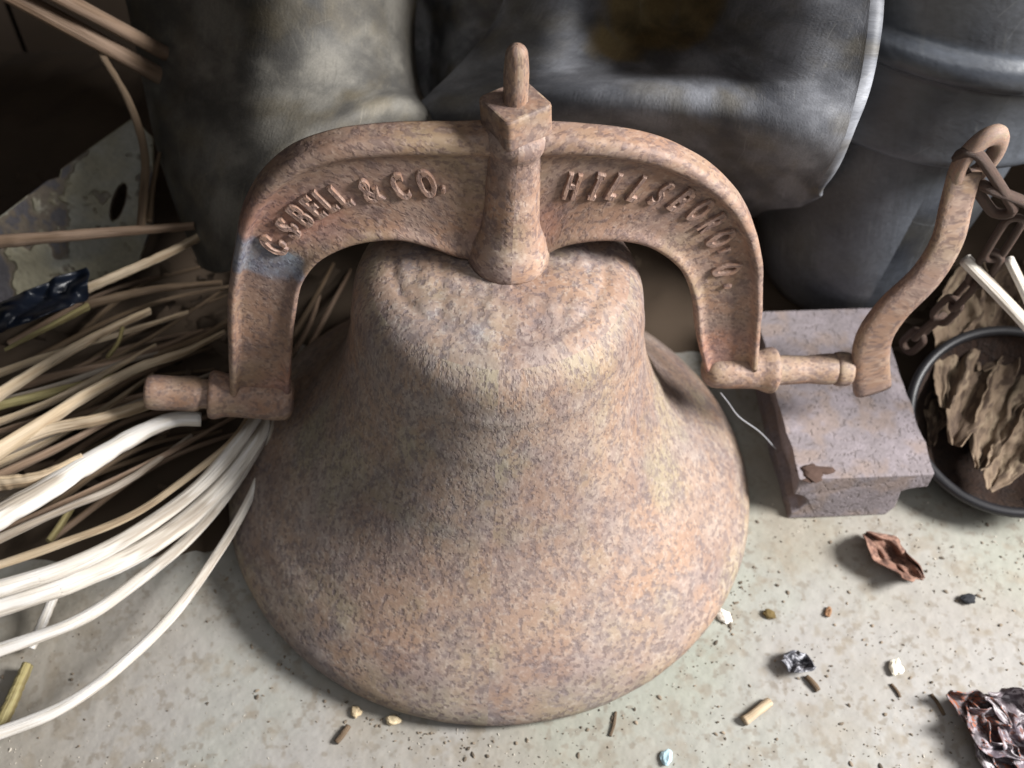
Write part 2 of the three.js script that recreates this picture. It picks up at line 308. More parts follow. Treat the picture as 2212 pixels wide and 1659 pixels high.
// the yoke: an I-section arch in its own upright plane
const yf = new THREE.Group(); yf.name = 'yoke'; bell.add(yf);
yf.rotation.set(0, THREE.MathUtils.degToRad(4.5), THREE.MathUtils.degToRad(-1.2)); yf.updateMatrixWorld(true);
const yInv = yf.matrixWorld.clone().invert();
function onYoke(px, py, z = 0) {
  const o = camera.position.clone().applyMatrix4(yInv), d = ray(px, py).add(camera.position).applyMatrix4(yInv).sub(o);
  return o.addScaledVector(d, (z - o.z) / d.z);
}
const FZ = 0.012;
const outerPx = [[496, 866], [492, 760], [491, 650], [504, 560], [524, 470], [566, 402], [628, 352], [710, 322], [800, 308], [920, 302], [1040, 300], [1110, 299], [1180, 300], [1300, 309], [1400, 325], [1500, 362], [1574, 415], [1622, 478], [1648, 560], [1650, 650], [1644, 730], [1638, 802]];
const innerPx = [[626, 870], [630, 780], [638, 690], [655, 615], [690, 570], [745, 541], [805, 527], [870, 525], [930, 540], [985, 560], [1040, 572], [1100, 577], [1160, 566], [1210, 540], [1265, 528], [1325, 525], [1390, 534], [1440, 560], [1478, 600], [1498, 660], [1506, 730], [1524, 808]];
const NS = 220;
const oc = spline(outerPx.map(p => onYoke(...p, FZ)), NS), ic = spline(innerPx.map(p => onYoke(...p, FZ * 0.7)), NS);
{
  // pair the two edges by the same index of their control points
  const oC = new THREE.CatmullRomCurve3(outerPx.map(p => onYoke(...p, FZ)), false, 'centripetal'), iC = new THREE.CatmullRomCurve3(innerPx.map(p => onYoke(...p, FZ * 0.7)), false, 'centripetal');
  for (let k = 0; k <= NS; k++) { oc[k] = oC.getPoint(k / NS); ic[k] = iC.getPoint(k / NS); oc[k].z = ic[k].z = 0; }
}
const half = [[0.0, 0.0045], [0.012, 0.0072], [0.04, 0.0088], [0.075, 0.0088], [0.11, 0.0074], [0.15, 0.0056], [0.22, 0.0046], [0.35, 0.0043], [0.5, 0.0042], [0.65, 0.0044], [0.78, 0.0046], [0.83, 0.0058], [0.86, 0.0088], [0.885, 0.0118], [0.92, 0.0128], [0.96, 0.0120], [0.99, 0.0100], [1.0, 0.0070]];
{
  const loop = [...half, ...half.slice().reverse().map(([t, z]) => [t, -z])]; loop.push(loop[0]);
  let L = 0; const lens = oc.map((p, k) => { if (k) L += (p.distanceTo(oc[k - 1]) + ic[k].distanceTo(ic[k - 1])) / 2; return L; });
  const dev = (i, w) => { let d = 0; for (let q = 1; q <= i; q++) d += Math.hypot((loop[q][0] - loop[q - 1][0]) * w, loop[q][1] - loop[q - 1][1]); return d; };
  const rows = [-1, ...Array(NS + 1).keys(), NS + 1];
  const g = gridGeo(loop.length - 1, rows.length - 1, (u, v, i, j) => {
    const cap = rows[j] < 0 || rows[j] > NS, k = clamp(rows[j], 0, NS); const [t, z] = loop[i];
    const p = ic[k].clone().lerp(oc[k], cap ? 0.5 : t); p.z = cap ? 0 : z;
    const w = 0.0012 * (n3(p, 60) - 0.5); p.x += w; p.y += w; p.z += w * (z > 0 ? 1 : -1);
    return { p, uv: [dev(i, oc[k].distanceTo(ic[k])), lens[k]] };
  }, true);
  const patch = onYoke(555, 565, FZ);
  paint(g, q => {
    const dx = (q.x - patch.x) / 0.036, dy = (q.y - patch.y + (q.x - patch.x) * 0.5) / 0.020; const d = Math.hypot(dx, dy) + 0.9 * (n3(q, 90, 3) - 0.5);
    const k = q.z > -0.002 ? (1 - sstep(0.86, 0.98, d)) * (0.75 + 0.5 * (n3(q, 160, 2) - 0.3)) : 0;
    const w = sstep(0.5, 0.62, n3(q, 26, 12)), pk = sstep(0.52, 0.62, n3(q, 14, 31));
    const base = [1 + 0.1 * pk, 1 - 0.05 * pk, 1 - 0.02 * pk].map(c => c * (1 - 0.18 * w));
    return [lerp(base[0], 0.60, k), lerp(base[1], 0.98, k), lerp(base[2], 1.55, k)];
  });
  mesh('arch', g, M.yoke, yf);
}
// hub column with its collar
const colBase = onYoke(1100, 508, 0), colTop = onYoke(1113, 305, 0);
{
  const h0 = colBase.y - 0.012, h1 = colTop.y + 0.004, x0 = colBase.x, k = (colTop.x - colBase.x) / (colTop.y - colBase.y);
  const prof = smoothProf([[0.0005, h0 - 0.004], [0.030, h0 - 0.012], [0.0310, h0 + 0.000], [0.0285, h0 + 0.010], [0.0235, h0 + 0.024], [0.0210, h0 + 0.042], [0.0200, h0 + 0.07], [0.0194, h1 - 0.02], [0.0200, h1 - 0.010], [0.0228, h1 - 0.004], [0.0232, h1 + 0.003], [0.0208, h1 + 0.008], [0.0150, h1 + 0.0095], [0.0005, h1 + 0.0098]], 60);
  const g = lathe(prof, 48, 0.024, 0.0018, 90); const p = g.attributes.position;
  for (let i = 0; i < p.count; i++) p.setX(i, p.getX(i) + x0 + k * (p.getY(i) - colBase.y));
  g.computeVertexNormals();
  paint(g, q => { const s = sstep(0.5, 0.62, n3(q, 40, 3)); return [0.98 + 0.25 * s, 1.0 + 0.35 * s, 1.02 + 0.42 * s]; });
  mesh('hub', g, M.yoke, yf);
}
// bosses at the arm ends and the two stub shafts
function latheX(prof, a, b, seg = 40, noise = 0.0008) {    // lathe laid along a -> b; prof: [[radius, distance]]
  const g = lathe(prof, seg, 0.02, noise, 90); const q = new THREE.Quaternion().setFromUnitVectors(V(0, 1, 0), b.clone().sub(a).normalize());
  g.applyQuaternion(q); g.translate(a.x, a.y, a.z); return g;
}
const white = g => paint(g, () => [1, 1, 1]);
{
  const a = onYoke(645, 862, 0), b = onYoke(452, 852, 0), L = a.distanceTo(b);
  const prof = smoothProf([[0.0005, 0.004], [0.012, 0.0045], [0.0180, 0.008], [0.0196, 0.018], [0.0190, L * 0.5], [0.0190, L - 0.014], [0.0206, L - 0.008], [0.0212, L - 0.003], [0.0195, L], [0.012, L + 0.0006], [0.0005, L + 0.0006]], 44);
  mesh('boss', white(latheX(prof, a, b)), M.yoke, yf);
  const s0 = onYoke(465, 852, 0), s1 = onYoke(313, 847, 0), SL = s0.distanceTo(s1);
  mesh('shaft', latheX(smoothProf([[0.0005, 0], [0.0125, 0.0004], [0.0128, 0.012], [0.0148, 0.0145], [0.0150, SL * 0.6], [0.0148, SL - 0.005], [0.0128, SL - 0.001], [0.0005, SL]], 40), s0, s1), M.iron, yf);
}
const rA = onYoke(1520, 797, 0), rB = onYoke(1672, 800, 0), rC = onYoke(1800, 797, 0), rD = onYoke(1836, 797, 0), rE = onYoke(1925, 795, 0);
{
  const L = rA.distanceTo(rB);
  mesh('boss', white(latheX(smoothProf([[0.0005, 0], [0.010, 0.0004], [0.0155, 0.006], [0.0172, 0.018], [0.0172, L - 0.016], [0.0196, L - 0.009], [0.0208, L - 0.003], [0.0190, L], [0.012, L + 0.0006], [0.0005, L + 0.0006]], 44), rA, rB)), M.yoke, yf);
  const s = rB.distanceTo(rC);
  mesh('shaft', latheX(smoothProf([[0.0005, -0.004], [0.0132, -0.004], [0.0134, 0.006], [0.0126, s * 0.5], [0.0122, s + 0.004], [0.0005, s + 0.0044]], 30), rB, rC), M.iron, yf);
  const c = rC.distanceTo(rD);
  mesh('collar', latheX(smoothProf([[0.0005, 0], [0.0135, 0.0004], [0.0152, 0.003], [0.0155, c * 0.6], [0.0145, c - 0.001], [0.0005, c]], 30), rC, rD), M.iron, yf);
}
// bolt and square nut on top
{
  const b0 = onYoke(1112, 300, 0), b1 = onYoke(1117, 96, 0); const d = b1.clone().sub(b0), L = d.length();
  mesh('bolt', latheX(smoothProf([[0.0005, 0], [0.0088, 0], [0.0086, L * 0.4], [0.0080, L - 0.012], [0.0066, L - 0.004], [0.003, L - 0.0005], [0.0004, L]], 40), b0, b1, 24, 0.0014), M.iron, bell).applyMatrix4(yf.matrix);
  const sh = new THREE.Shape(); const s = 0.0165, rd = 0.003;
  sh.moveTo(-s + rd, -s); sh.lineTo(s - rd, -s); sh.quadraticCurveTo(s, -s, s, -s + rd); sh.lineTo(s, s - rd); sh.quadraticCurveTo(s, s, s - rd, s); sh.lineTo(-s + rd, s); sh.quadraticCurveTo(-s, s, -s, s - rd); sh.lineTo(-s, -s + rd); sh.quadraticCurveTo(-s, -s, -s + rd, -s);
  const g = new THREE.ExtrudeGeometry(sh, { depth: 0.020, bevelEnabled: true, bevelSize: 0.0025, bevelThickness: 0.0025, bevelSegments: 3 });
  g.rotateX(-Math.PI / 2); g.rotateY(0.5); g.rotateZ(0.10); g.translate(colTop.x, colTop.y + 0.012, 0);
  mesh('nut', g, M.iron, bell).applyMatrix4(yf.matrix);
}
// raised lettering, each letter on the web of the arch
const font = await new FontLoader().loadAsync('fonts/droid/droid_sans_bold.typeface.json');
{
  const letters = [['C', 583, 524], ['.', 607, 522], ['S', 615, 486], ['.', 634, 486], ['B', 643, 458], ['E', 670, 440], ['L', 698, 425], ['L', 731, 415], ['&', 794, 403], ['C', 860, 394], ['O', 918, 387], ['.', 956, 405],
    ['H', 1239, 391], ['I', 1292, 391], ['L', 1336, 393], ['L', 1386, 398], ['S', 1436, 408], ['B', 1482, 423], ['O', 1523, 445], ['R', 1549, 474], ['O', 1569, 507], ["'", 1588, 530], ['O', 1583, 577], ['.', 1577, 615]];
  for (const [ch, px, py] of letters) {
    const c = onYoke(px, py, 0.0045); let best = 0, bd = 9;
    for (let k = 0; k <= NS; k++) { const m = ic[k].clone().lerp(oc[k], 0.5); const d = m.distanceTo(V(c.x, c.y, 0)); if (d < bd) { bd = d; best = k; } }
    const up = oc[best].clone().sub(ic[best]).normalize(); const ang = Math.atan2(up.y, up.x) - Math.PI / 2;
    const left = px < 1100, size = left ? 0.0222 : 0.0232;
    const g = new TextGeometry(ch, { font, size, depth: 0.0010, curveSegments: 6, bevelEnabled: true, bevelThickness: 0.0022, bevelSize: 0.0011, bevelSegments: 4 });
    g.computeBoundingBox(); const b = g.boundingBox; g.translate(-(b.min.x + b.max.x) / 2, ch === '.' ? 0 : ch === "'" ? -size : -(b.min.y + b.max.y) / 2, -0.0012);
    g.scale(left ? 0.58 : 0.52, 1, 1); g.rotateZ(ang); const inw = left ? 0.0032 : 0.0046; g.translate(c.x - up.x * inw, c.y - up.y * inw, 0.0054);
    { const p = g.attributes.position; for (let i = 0; i < p.count; i++) { const q = V().fromBufferAttribute(p, i); const e = n3(q, 160, 7) - 0.5; p.setXYZ(i, q.x + e * 0.0022, q.y - e * 0.0018, q.z + e * 0.0020); } g.computeVertexNormals(); }
    paint(g, () => [1.06, 1.02, 1.0]);
    mesh('letter', g, M.yoke, yf);
  }
}
// the lever with its eye, on the right shaft
const leverPts = [[1884, 838, 0], [1880, 780, 0.001], [1890, 724, 0.002], [1928, 668, 0.002], [2000, 596, 0], [2046, 520, -0.004], [2066, 440, -0.01], [2084, 372, -0.014]];
{
  const pts = leverPts.map(p => onYoke(p[0], p[1], p[2]));
  const g = tube(pts, t => lerp(0.0172, 0.0128, sstep(0.0, 0.9, t)), { n: 60, seg: 40, flat: 0.42, flatDir: V(0, 0.25, 1).normalize(), uvs: [0.08, 1], jit: 0, sq: 0.55 });
  const lev = mesh('lever', g, M.iron, bell); lev.applyMatrix4(yf.matrix);
  const e = onYoke(2112, 342, -0.016); const t = new THREE.TorusGeometry(0.0165, 0.0068, 12, 28); t.scale(0.85, 1.35, 1); t.rotateY(0.25); t.rotateZ(-0.2); t.translate(e.x, e.y, e.z);
  const ey = mesh('eye', t, M.iron, lev);
}

/* ---------- chain hanging from the lever's eye ---------- */
{
  const chain = group('rusty_chain');
  tag(chain, 'rusty link chain hooked through the end of the bell lever', 'chain');
  const linkGeo = (len, w, r) => { const a = (len - w) / 2, R = w / 2 - r; const pts = []; for (let i = 0; i < 24; i++) { const t = i / 24 * Math.PI * 2; pts.push(V(Math.cos(t) * R, Math.sin(t) * R + (Math.sin(t) >= 0 ? a : -a), 0)); } return new THREE.TubeGeometry(new THREE.CatmullRomCurve3(pts, true, 'centripetal'), 40, r, 8, true); };
  const place = (x0, y0, x1, y1, z0, z1, roll, w = 0.021, r = 0.0034) => {
    const a = onYoke(x0, y0, z0).applyMatrix4(yf.matrixWorld), b = onYoke(x1, y1, z1).applyMatrix4(yf.matrixWorld); const d = b.clone().sub(a), L = d.length();
    const m = mesh('link', linkGeo(L + 2 * r, w, r), M.chain, chain);
    m.quaternion.setFromUnitVectors(V(0, 1, 0), d.normalize()); m.rotateY(roll); m.position.copy(a.add(b).multiplyScalar(0.5));
  };
  place(2085, 330, 2172, 462, -0.012, -0.010, 0.5, 0.026, 0.0046);
  place(2110, 395, 2260, 455, -0.016, -0.012, 1.1, 0.027, 0.0046);
  place(2196, 470, 2140, 560, -0.012, -0.02, 0.15);
  place(2150, 545, 2106, 615, -0.02, -0.024, 1.45);
  place(2112, 600, 2056, 660, -0.026, -0.034, 0.2);
  place(2066, 648, 2024, 692, -0.034, -0.044, 1.5);
  place(2032, 684, 1982, 728, -0.046, -0.06, 0.25);
  place(1990, 722, 1955, 752, -0.06, -0.074, 1.4);
}

/* ---------- block under the right shaft ---------- */
{
  const hb = 0.066; const A = atY(1740, 1060, hb), B = atY(2012, 1002, hb), C = atY(1645, 692, hb);
  const wv = B.clone().sub(A), lv = C.clone().sub(A), wd = wv.length(), ln = lv.length();
  const s = new THREE.Shape(); const w = wd / 2 - 0.002, h = hb - 0.002;
  s.moveTo(-w * 1.0, 0.002); s.lineTo(-w * 0.98, 0.010); s.quadraticCurveTo(-w * 0.80, 0.018, -w * 0.78, 0.028); s.quadraticCurveTo(-w * 0.80, 0.038, -w, 0.042); s.lineTo(-w, h); s.lineTo(w, h); s.lineTo(w, h - 0.018); s.quadraticCurveTo(w * 0.70, h - 0.020, w * 0.62, h - 0.026); s.lineTo(w * 0.64, 0.012); s.lineTo(w * 0.52, 0.002); s.lineTo(-w * 0.6, 0.002);
  const g = new THREE.ExtrudeGeometry(s, { depth: ln - 0.004, steps: 24, bevelEnabled: true, bevelSize: 0.002, bevelThickness: 0.002, bevelSegments: 3, curveSegments: 10 });
  const p = g.attributes.position, nrm = g.attributes.normal;
  for (let i = 0; i < p.count; i++) { const q = V().fromBufferAttribute(p, i); const e = 0.0075 * (n3(q, 45) - 0.5) + 0.0020 * (n3(q, 250) - 0.5); p.setXYZ(i, q.x + e, Math.max(0.0003, q.y + e * 0.7), q.z + e); }
  g.computeVertexNormals();
  const o = group('clay_block'); tag(o, 'purplish grey grooved clay block under the right end of the bell shaft', 'block');
  const mid = A.clone().add(B).multiplyScalar(0.5); o.position.set(mid.x, 0, mid.z);
  o.rotation.y = Math.atan2(-lv.x, -lv.z);
  g.translate(0, 0, -ln + 0.002);
  mesh('block_body', g, M.brick, o);
  const chip = lump(0.013, 1.1, 0.25, 0.8, 1.3, 3, 2.4); chip.translate(-w + 0.016, hb - 0.0025, -0.010);
  tag(mesh('broken_corner', chip, plain(0x46342c, 0.95), o), 'brown broken corner');
}

/* ---------- black rubber behind ---------- */
const Pz = rows => rows.map(r => r.map(([x, y, z]) => atZ(x, y, z)));
{
  const g = sheet(Pz([
    [[1130, -90, -.38], [1250, -90, -.32], [1380, -90, -.40], [1550, -90, -.31], [1700, -90, -.20], [1890, -90, -.165]],
    [[1085, 50, -.34], [1220, 55, -.26], [1380, 60, -.36], [1530, 60, -.27], [1690, 50, -.16], [1884, 50, -.125]],
    [[990, 165, -.31], [1180, 160, -.22], [1380, 160, -.235], [1540, 150, -.19], [1690, 165, -.125], [1862, 180, -.10]],
    [[905, 250, -.29], [1150, 232, -.19], [1390, 228, -.14], [1555, 250, -.115], [1705, 285, -.09], [1822, 290, -.085]],
    [[900, 300, -.36], [1150, 310, -.30], [1390, 320, -.26], [1555, 350, -.23], [1700, 372, -.15], [1780, 388, -.11]],
    [[900, 420, -.42], [1150, 440, -.40], [1390, 450, -.38], [1555, 460, -.36], [1690, 445, -.27], [1768, 408, -.18]]]), 90, 80, 0.016, 0.006, 10);
  const hol = [atZ(1345, 30, -.35), atZ(1300, 130, -.27), atZ(1480, 20, -.29)];   // earth collected in the hollow
  paint(g, q => { let d = 9; hol.forEach((h, i) => { d = Math.min(d, q.distanceTo(h) / [.075, .05, .055][i]); }); d += 1.1 * (n3(q, 30, 4) - 0.5) + 0.5 * (n3(q, 90, 14) - 0.5); const k = 1 - sstep(0.6, 1.1, d); return [lerp(0.95, 1.35, k), lerp(0.98, 1.02, k), lerp(1.06, 0.50, k)]; });
  tag(mesh('rubber_sheet', g, M.rubberSheet, scene), 'folded black rubber sheet with brown dust and pale right edge behind the yoke bolt', 'rubber sheet');
}
{
  const g = sheet(Pz([
    [[250, -320, -.47], [390, -320, -.40], [550, -320, -.34], [700, -320, -.34], [840, -320, -.38], [910, -320, -.47]],
    [[265, -90, -.44], [400, -90, -.35], [550, -90, -.28], [700, -90, -.28], [830, -90, -.33], [900, -90, -.44]],
    [[298, 80, -.39], [420, 90, -.30], [560, 90, -.24], [715, 80, -.245], [840, 70, -.31], [885, 70, -.41]],
    [[322, 200, -.34], [430, 210, -.25], [570, 210, -.195], [735, 190, -.205], [860, 190, -.26], [900, 200, -.37]],
    [[350, 325, -.29], [440, 330, -.20], [570, 320, -.155], [715, 275, -.16], [850, 235, -.21], [938, 262, -.28]],
    [[398, 470, -.23], [455, 470, -.165], [560, 430, -.14], [690, 335, -.165], [830, 310, -.24], [940, 310, -.33]],
    [[440, 570, -.22], [480, 580, -.19], [560, 540, -.19], [680, 430, -.24], [830, 400, -.31], [940, 400, -.38]]]), 90, 80, 0.010, 0.012, 11);
  tag(mesh('rubber_bag', g, M.rubberBrown, scene), 'sagging dusty black rubber lobe behind the left shoulder of the yoke', 'rubber sheet');
}
{
  const g = sheet(Pz([
    [[780, -90, -.50], [900, -90, -.52], [1000, -90, -.47], [1200, -90, -.50]],
    [[800, 60, -.44], [930, 60, -.47], [1010, 60, -.41], [1180, 60, -.46]],
    [[820, 200, -.40], [930, 200, -.43], [985, 200, -.37], [1160, 200, -.42]],
    [[840, 330, -.40], [940, 330, -.42], [1000, 330, -.40], [1160, 330, -.44]]]), 40, 30, 0.008, 0.008, 20);
  tag(mesh('rubber_fold', g, M.rubberDark, scene), 'dark inner rubber fold in the gap left of the yoke bolt', 'rubber sheet');
}
/* ---------- black plastic tub ---------- */
{
  const o = group('plastic_tub'); tag(o, 'black ribbed plastic tub leaning behind the block on the right', 'tub');
  const c = atY(1795, 600, 0); o.position.copy(c); o.rotation.set(0.0, 0, -0.07);
  const prof = smoothProf([[0.0005, 0.0], [0.05, 0.0005], [0.078, 0.012], [0.100, 0.06], [0.111, 0.14], [0.118, 0.22], [0.121, 0.262], [0.126, 0.274], [0.148, 0.284], [0.159, 0.294], [0.164, 0.317], [0.174, 0.374], [0.176, 0.382], [0.186, 0.388], [0.191, 0.398], [0.188, 0.410], [0.180, 0.416], [0.180, 0.43], [0.184, 0.48], [0.188, 0.53], [0.184, 0.531], [0.178, 0.48], [0.17, 0.38]], 170);
  mesh('tub_wall', lathe(prof, 120, 0.12, 0.002, 20), M.tub, o);
}

/* ---------- dry stems on the left ---------- */
const stems = [
  // [points [px, py, height], radius start -> end (m), material, name, label]
  [[[650, 770, .01], [606, 850, .04], [592, 925, .075], [570, 1000, .065], [540, 1075, .06], [480, 1180, .055], [380, 1320, .05], [270, 1430, .045], [140, 1525, .04], [-60, 1605, .035]], .0022, .0052, 'strawPale', 'lowest thin pale stem curving down from the bell to the bottom left corner'],
  [[[655, 750, .01], [600, 850, .035], [548, 980, .075], [480, 1080, .07], [400, 1170, .065], [300, 1252, .06], [180, 1335, .055], [-60, 1425, .05]], .004, .0056, 'strawPale', 'pale stem second from the floor, just above the lowest one'],
  [[[640, 760, .012], [590, 865, .045], [538, 975, .085], [440, 1090, .085], [320, 1180, .085], [160, 1255, .085], [-60, 1325, .08]], .0058, .0098, 'strawPale', 'thickest white stem across the lower left'],
  [[[620, 760, .02], [575, 860, .065], [512, 960, .10], [420, 1060, .10], [310, 1140, .10], [160, 1220, .10], [-60, 1290, .10]], .0042, .0072, 'strawPale', 'white stem lying along the top of the thickest white stem'],
  [[[600, 770, .03], [560, 860, .07], [500, 955, .10], [400, 1035, .10], [290, 1110, .10], [130, 1175, .10], [-60, 1240, .10]], .0028, .0040, 'straw', 'thin tan stem above the white stems'],
  [[[434, 906, .13], [380, 906, .135], [324, 925, .14], [216, 985, .145], [108, 1053, .15], [-60, 1150, .15]], .0058, .0100, 'strawPale', 'thick pale stem with its bent end below the left stub shaft'],
  [[[180, 988, .15], [90, 1030, .15], [-60, 1050, .15]], .0045, .0075, 'straw', 'short pinkish stem beside the thick bent stem at the left edge'],
  [[[484, 718, .12], [396, 761, .13], [306, 792, .14], [180, 857, .15], [90, 915, .155], [-60, 1010, .16]], .0028, .0085, 'straw', 'long tan stem running from behind the left yoke arm to the left edge'],
  [[[330, 870, .13], [216, 905, .145], [90, 933, .15], [-20, 985, .155]], .0052, .0052, 'straw', 'straight tan stem pointing at the left stub shaft from below'],
  [[[324, 672, .12], [252, 704, .13], [108, 783, .14], [-60, 890, .15]], .0038, .0066, 'straw', 'tan stem above the stub shaft rising to the right'],
  [[[300, 800, .11], [144, 840, .12], [-60, 890, .13]], .0035, .005, 'strawGreen', 'olive stem crossing low behind the stub shaft'],
  [[[460, 496, .16], [360, 548, .16], [172, 630, .16]], .0042, .0052, 'straw', 'cut cane with a blunt open end beside the grey panel'],
  [[[480, 610, .12], [324, 627, .13], [180, 660, .14]], .003, .0052, 'strawDark', 'brown stem just under the cut cane'],
  [[[190, 662, .14], [108, 705, .15], [10, 756, .15]], .0040, .0018, 'strawGreen', 'greenish pointed leaf stalk above the left stems'],
  [[[420, 488, .18], [240, 502, .19], [-60, 527, .20]], .0038, .0066, 'strawBrown', 'level brown cane crossing in front of the grey panel'],
  [[[265, 708, .15], [255, 740, .15], [232, 772, .15]], .002, .002, 'strawGreen', 'short crooked twig among the stems'],
  [[[216, 112, .30], [280, 224, .26], [312, 330, .22], [305, 490, .18]], .0030, .0042, 'strawDark', 'dark vine hanging left of the rubber lobe'],
  [[[345, 330, .20], [330, 400, .19], [322, 480, .18]], .002, .003, 'strawDark', 'thin dark vine beside the longer hanging vine'],
  [[[60, 1436, .012], [36, 1490, .012], [-10, 1590, .012]], .005, .006, 'strawGreen', 'yellow green stalk at the bottom left corner'],
  [[[116, 1288, .03], [92, 1345, .02], [66, 1400, .012]], .004, .004, 'strawPale', 'short pale stalk sticking out under the white stems'],
  [[[165, 1075, .05], [140, 1120, .05], [105, 1170, .05]], .0042, .004, 'strawGreen', 'short green brown stalk in the dark under the white stems'],
];
const stemGroup = 'dry reeds heaped left of the bell';
for (const [pts, r0, r1, m, label] of stems) {
  const P = pts.map(([x, y, h]) => atY(x, y, h));
  const g = tube(P, t => lerp(r0, r1, t) * 1.12, { n: 60, seg: 14, flat: rr(0.55, 0.9), uvs: [1, 2.5], jit: 0.2 });
  tag(mesh('dry_reed', g, M[m], scene), label, 'dry reed', stemGroup);
}
for (const [a, b, r, label] of [[[30, -10], [330, 155], .0085, 'lower of two weathered poles at the upper left corner'], [[125, -10], [330, 100], .007, 'upper of two weathered poles at the upper left corner']]) {
  const P = [atZ(a[0] - 60, a[1] - 30, -.24), atZ((a[0] + b[0]) / 2, (a[1] + b[1]) / 2, -.28), atZ(b[0] + 40, b[1] + 22, -.33)];
  tag(mesh('wooden_pole', tube(P, r, { n: 20, seg: 14, uvs: [1, 2], jit: 0.08 }), M.strawBrown, scene), label, 'pole');
}
for (let i = 0; i < 12; i++) {
  const y1 = 800 + i * 34 + rr(-12, 12), x0 = rr(330, 520), y0 = 690 + i * 22 + rr(-20, 20), h = rr(.09, .13);
  const P = [atY(x0, y0, h * .75), atY(x0 * .62, lerp(y0, y1, .42) + rr(-6, 14), h), atY(x0 * .3, lerp(y0, y1, .75) + rr(-8, 8), h + .006), atY(-70, y1 + 30, h + .004)];
  tag(mesh('dry_reed', tube(P, t => lerp(.0022, .0050, t) * (1 + 0.1 * Math.sin(t * 9 + i)), { n: 44, seg: 10, flat: rr(.5, .9), uvs: [1, 2.5], jit: .25 }), M[['straw', 'strawBrown', 'strawGrey'][i % 3]], scene), ['tan', 'brown', 'grey'][i % 3] + ' reed, ' + ['highest', 'second highest', 'third highest', 'lowest'][Math.floor(i / 3)] + ' of the ' + ['tan', 'brown', 'grey'][i % 3] + ' ones below the stub shaft', 'dry reed', stemGroup);
}
// many thin darker stems that fill the heap behind
for (let i = 0; i < 26; i++) {
  const x1 = rr(-80, 120), y1 = rr(720, 1180), x0 = rr(420, 640), y0 = lerp(560, 930, clamp((y1 - 720) / 460 + rr(-.25, .25)));
  const h = rr(0.01, 0.085); const mx = (x0 + x1) / 2 + rr(-30, 30), my = (y0 + y1) / 2 + rr(-60, 20);
  const P = [atY(x0, y0, h * .7), atY(mx, my, h + .01), atY(x1, y1, h)];
  tag(mesh('dry_reed', tube(P, t => lerp(.0014, .0036, t) , { n: 20, seg: 7, uvs: [1, 2.5], jit: 0.2 }), [M.strawDark, M.strawBrown, M.strawDark][i % 3], scene), 'thin brown stem deep in the shaded heap left of the bell', 'dry reed', 'thin brown stems in the shaded heap');
}

for (const [i, p] of [[[770, 560, .02], [700, 690, .03], [640, 800, .03], [560, 900, .02]], [[720, 570, .05], [672, 660, .06], [610, 760, .05], [540, 850, .04]], [[690, 640, .02], [660, 720, .03], [600, 800, .03], [470, 880, .03]], [[640, 560, .06], [560, 640, .07], [450, 720, .08], [330, 770, .09]]].entries())
  tag(mesh('dry_reed', tube(p.map(q => atY(...q)), t => lerp(.0022, .004, t), { n: 24, seg: 8, uvs: [1, 2.5], jit: .2 }), M[i % 2 ? 'strawDark' : 'strawBrown'], scene), ['brown reed against the shaded back of the bell flare', 'brown reed seen through the left side of the arch', 'dark reed passing under the left yoke arm', 'brown reed passing behind the left yoke arm at mid height'][i], 'dry reed', stemGroup);

/* ---------- grey panel with peeling paint ---------- */
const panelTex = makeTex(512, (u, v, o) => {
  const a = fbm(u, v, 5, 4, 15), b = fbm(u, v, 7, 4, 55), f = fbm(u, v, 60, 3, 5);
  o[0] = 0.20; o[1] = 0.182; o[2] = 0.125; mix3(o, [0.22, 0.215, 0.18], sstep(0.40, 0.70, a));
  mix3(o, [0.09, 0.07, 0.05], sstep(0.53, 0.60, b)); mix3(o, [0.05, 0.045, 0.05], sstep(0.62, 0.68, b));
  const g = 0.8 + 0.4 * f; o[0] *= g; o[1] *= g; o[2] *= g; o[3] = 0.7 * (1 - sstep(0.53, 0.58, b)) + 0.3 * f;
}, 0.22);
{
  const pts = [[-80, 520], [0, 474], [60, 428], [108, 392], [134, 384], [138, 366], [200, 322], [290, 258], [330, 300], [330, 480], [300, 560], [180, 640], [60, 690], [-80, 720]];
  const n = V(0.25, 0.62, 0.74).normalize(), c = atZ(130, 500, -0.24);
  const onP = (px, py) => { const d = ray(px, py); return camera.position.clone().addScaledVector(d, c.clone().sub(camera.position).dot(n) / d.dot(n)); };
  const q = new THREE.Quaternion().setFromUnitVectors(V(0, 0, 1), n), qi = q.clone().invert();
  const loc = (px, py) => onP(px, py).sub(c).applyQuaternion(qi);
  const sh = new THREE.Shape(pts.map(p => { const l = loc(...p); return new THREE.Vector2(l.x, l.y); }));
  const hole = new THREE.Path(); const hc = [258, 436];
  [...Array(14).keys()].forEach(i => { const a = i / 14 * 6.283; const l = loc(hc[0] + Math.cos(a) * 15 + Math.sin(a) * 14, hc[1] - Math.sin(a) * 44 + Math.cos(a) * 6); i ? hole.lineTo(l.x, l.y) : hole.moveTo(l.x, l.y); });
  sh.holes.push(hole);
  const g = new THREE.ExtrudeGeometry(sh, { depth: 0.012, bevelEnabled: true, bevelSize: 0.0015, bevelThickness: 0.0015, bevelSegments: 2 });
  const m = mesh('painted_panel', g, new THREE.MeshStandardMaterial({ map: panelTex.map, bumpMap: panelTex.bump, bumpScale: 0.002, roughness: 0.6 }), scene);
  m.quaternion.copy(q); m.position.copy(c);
  tag(m, 'grey green panel with peeling paint and a hole behind the left stems', 'panel');
}
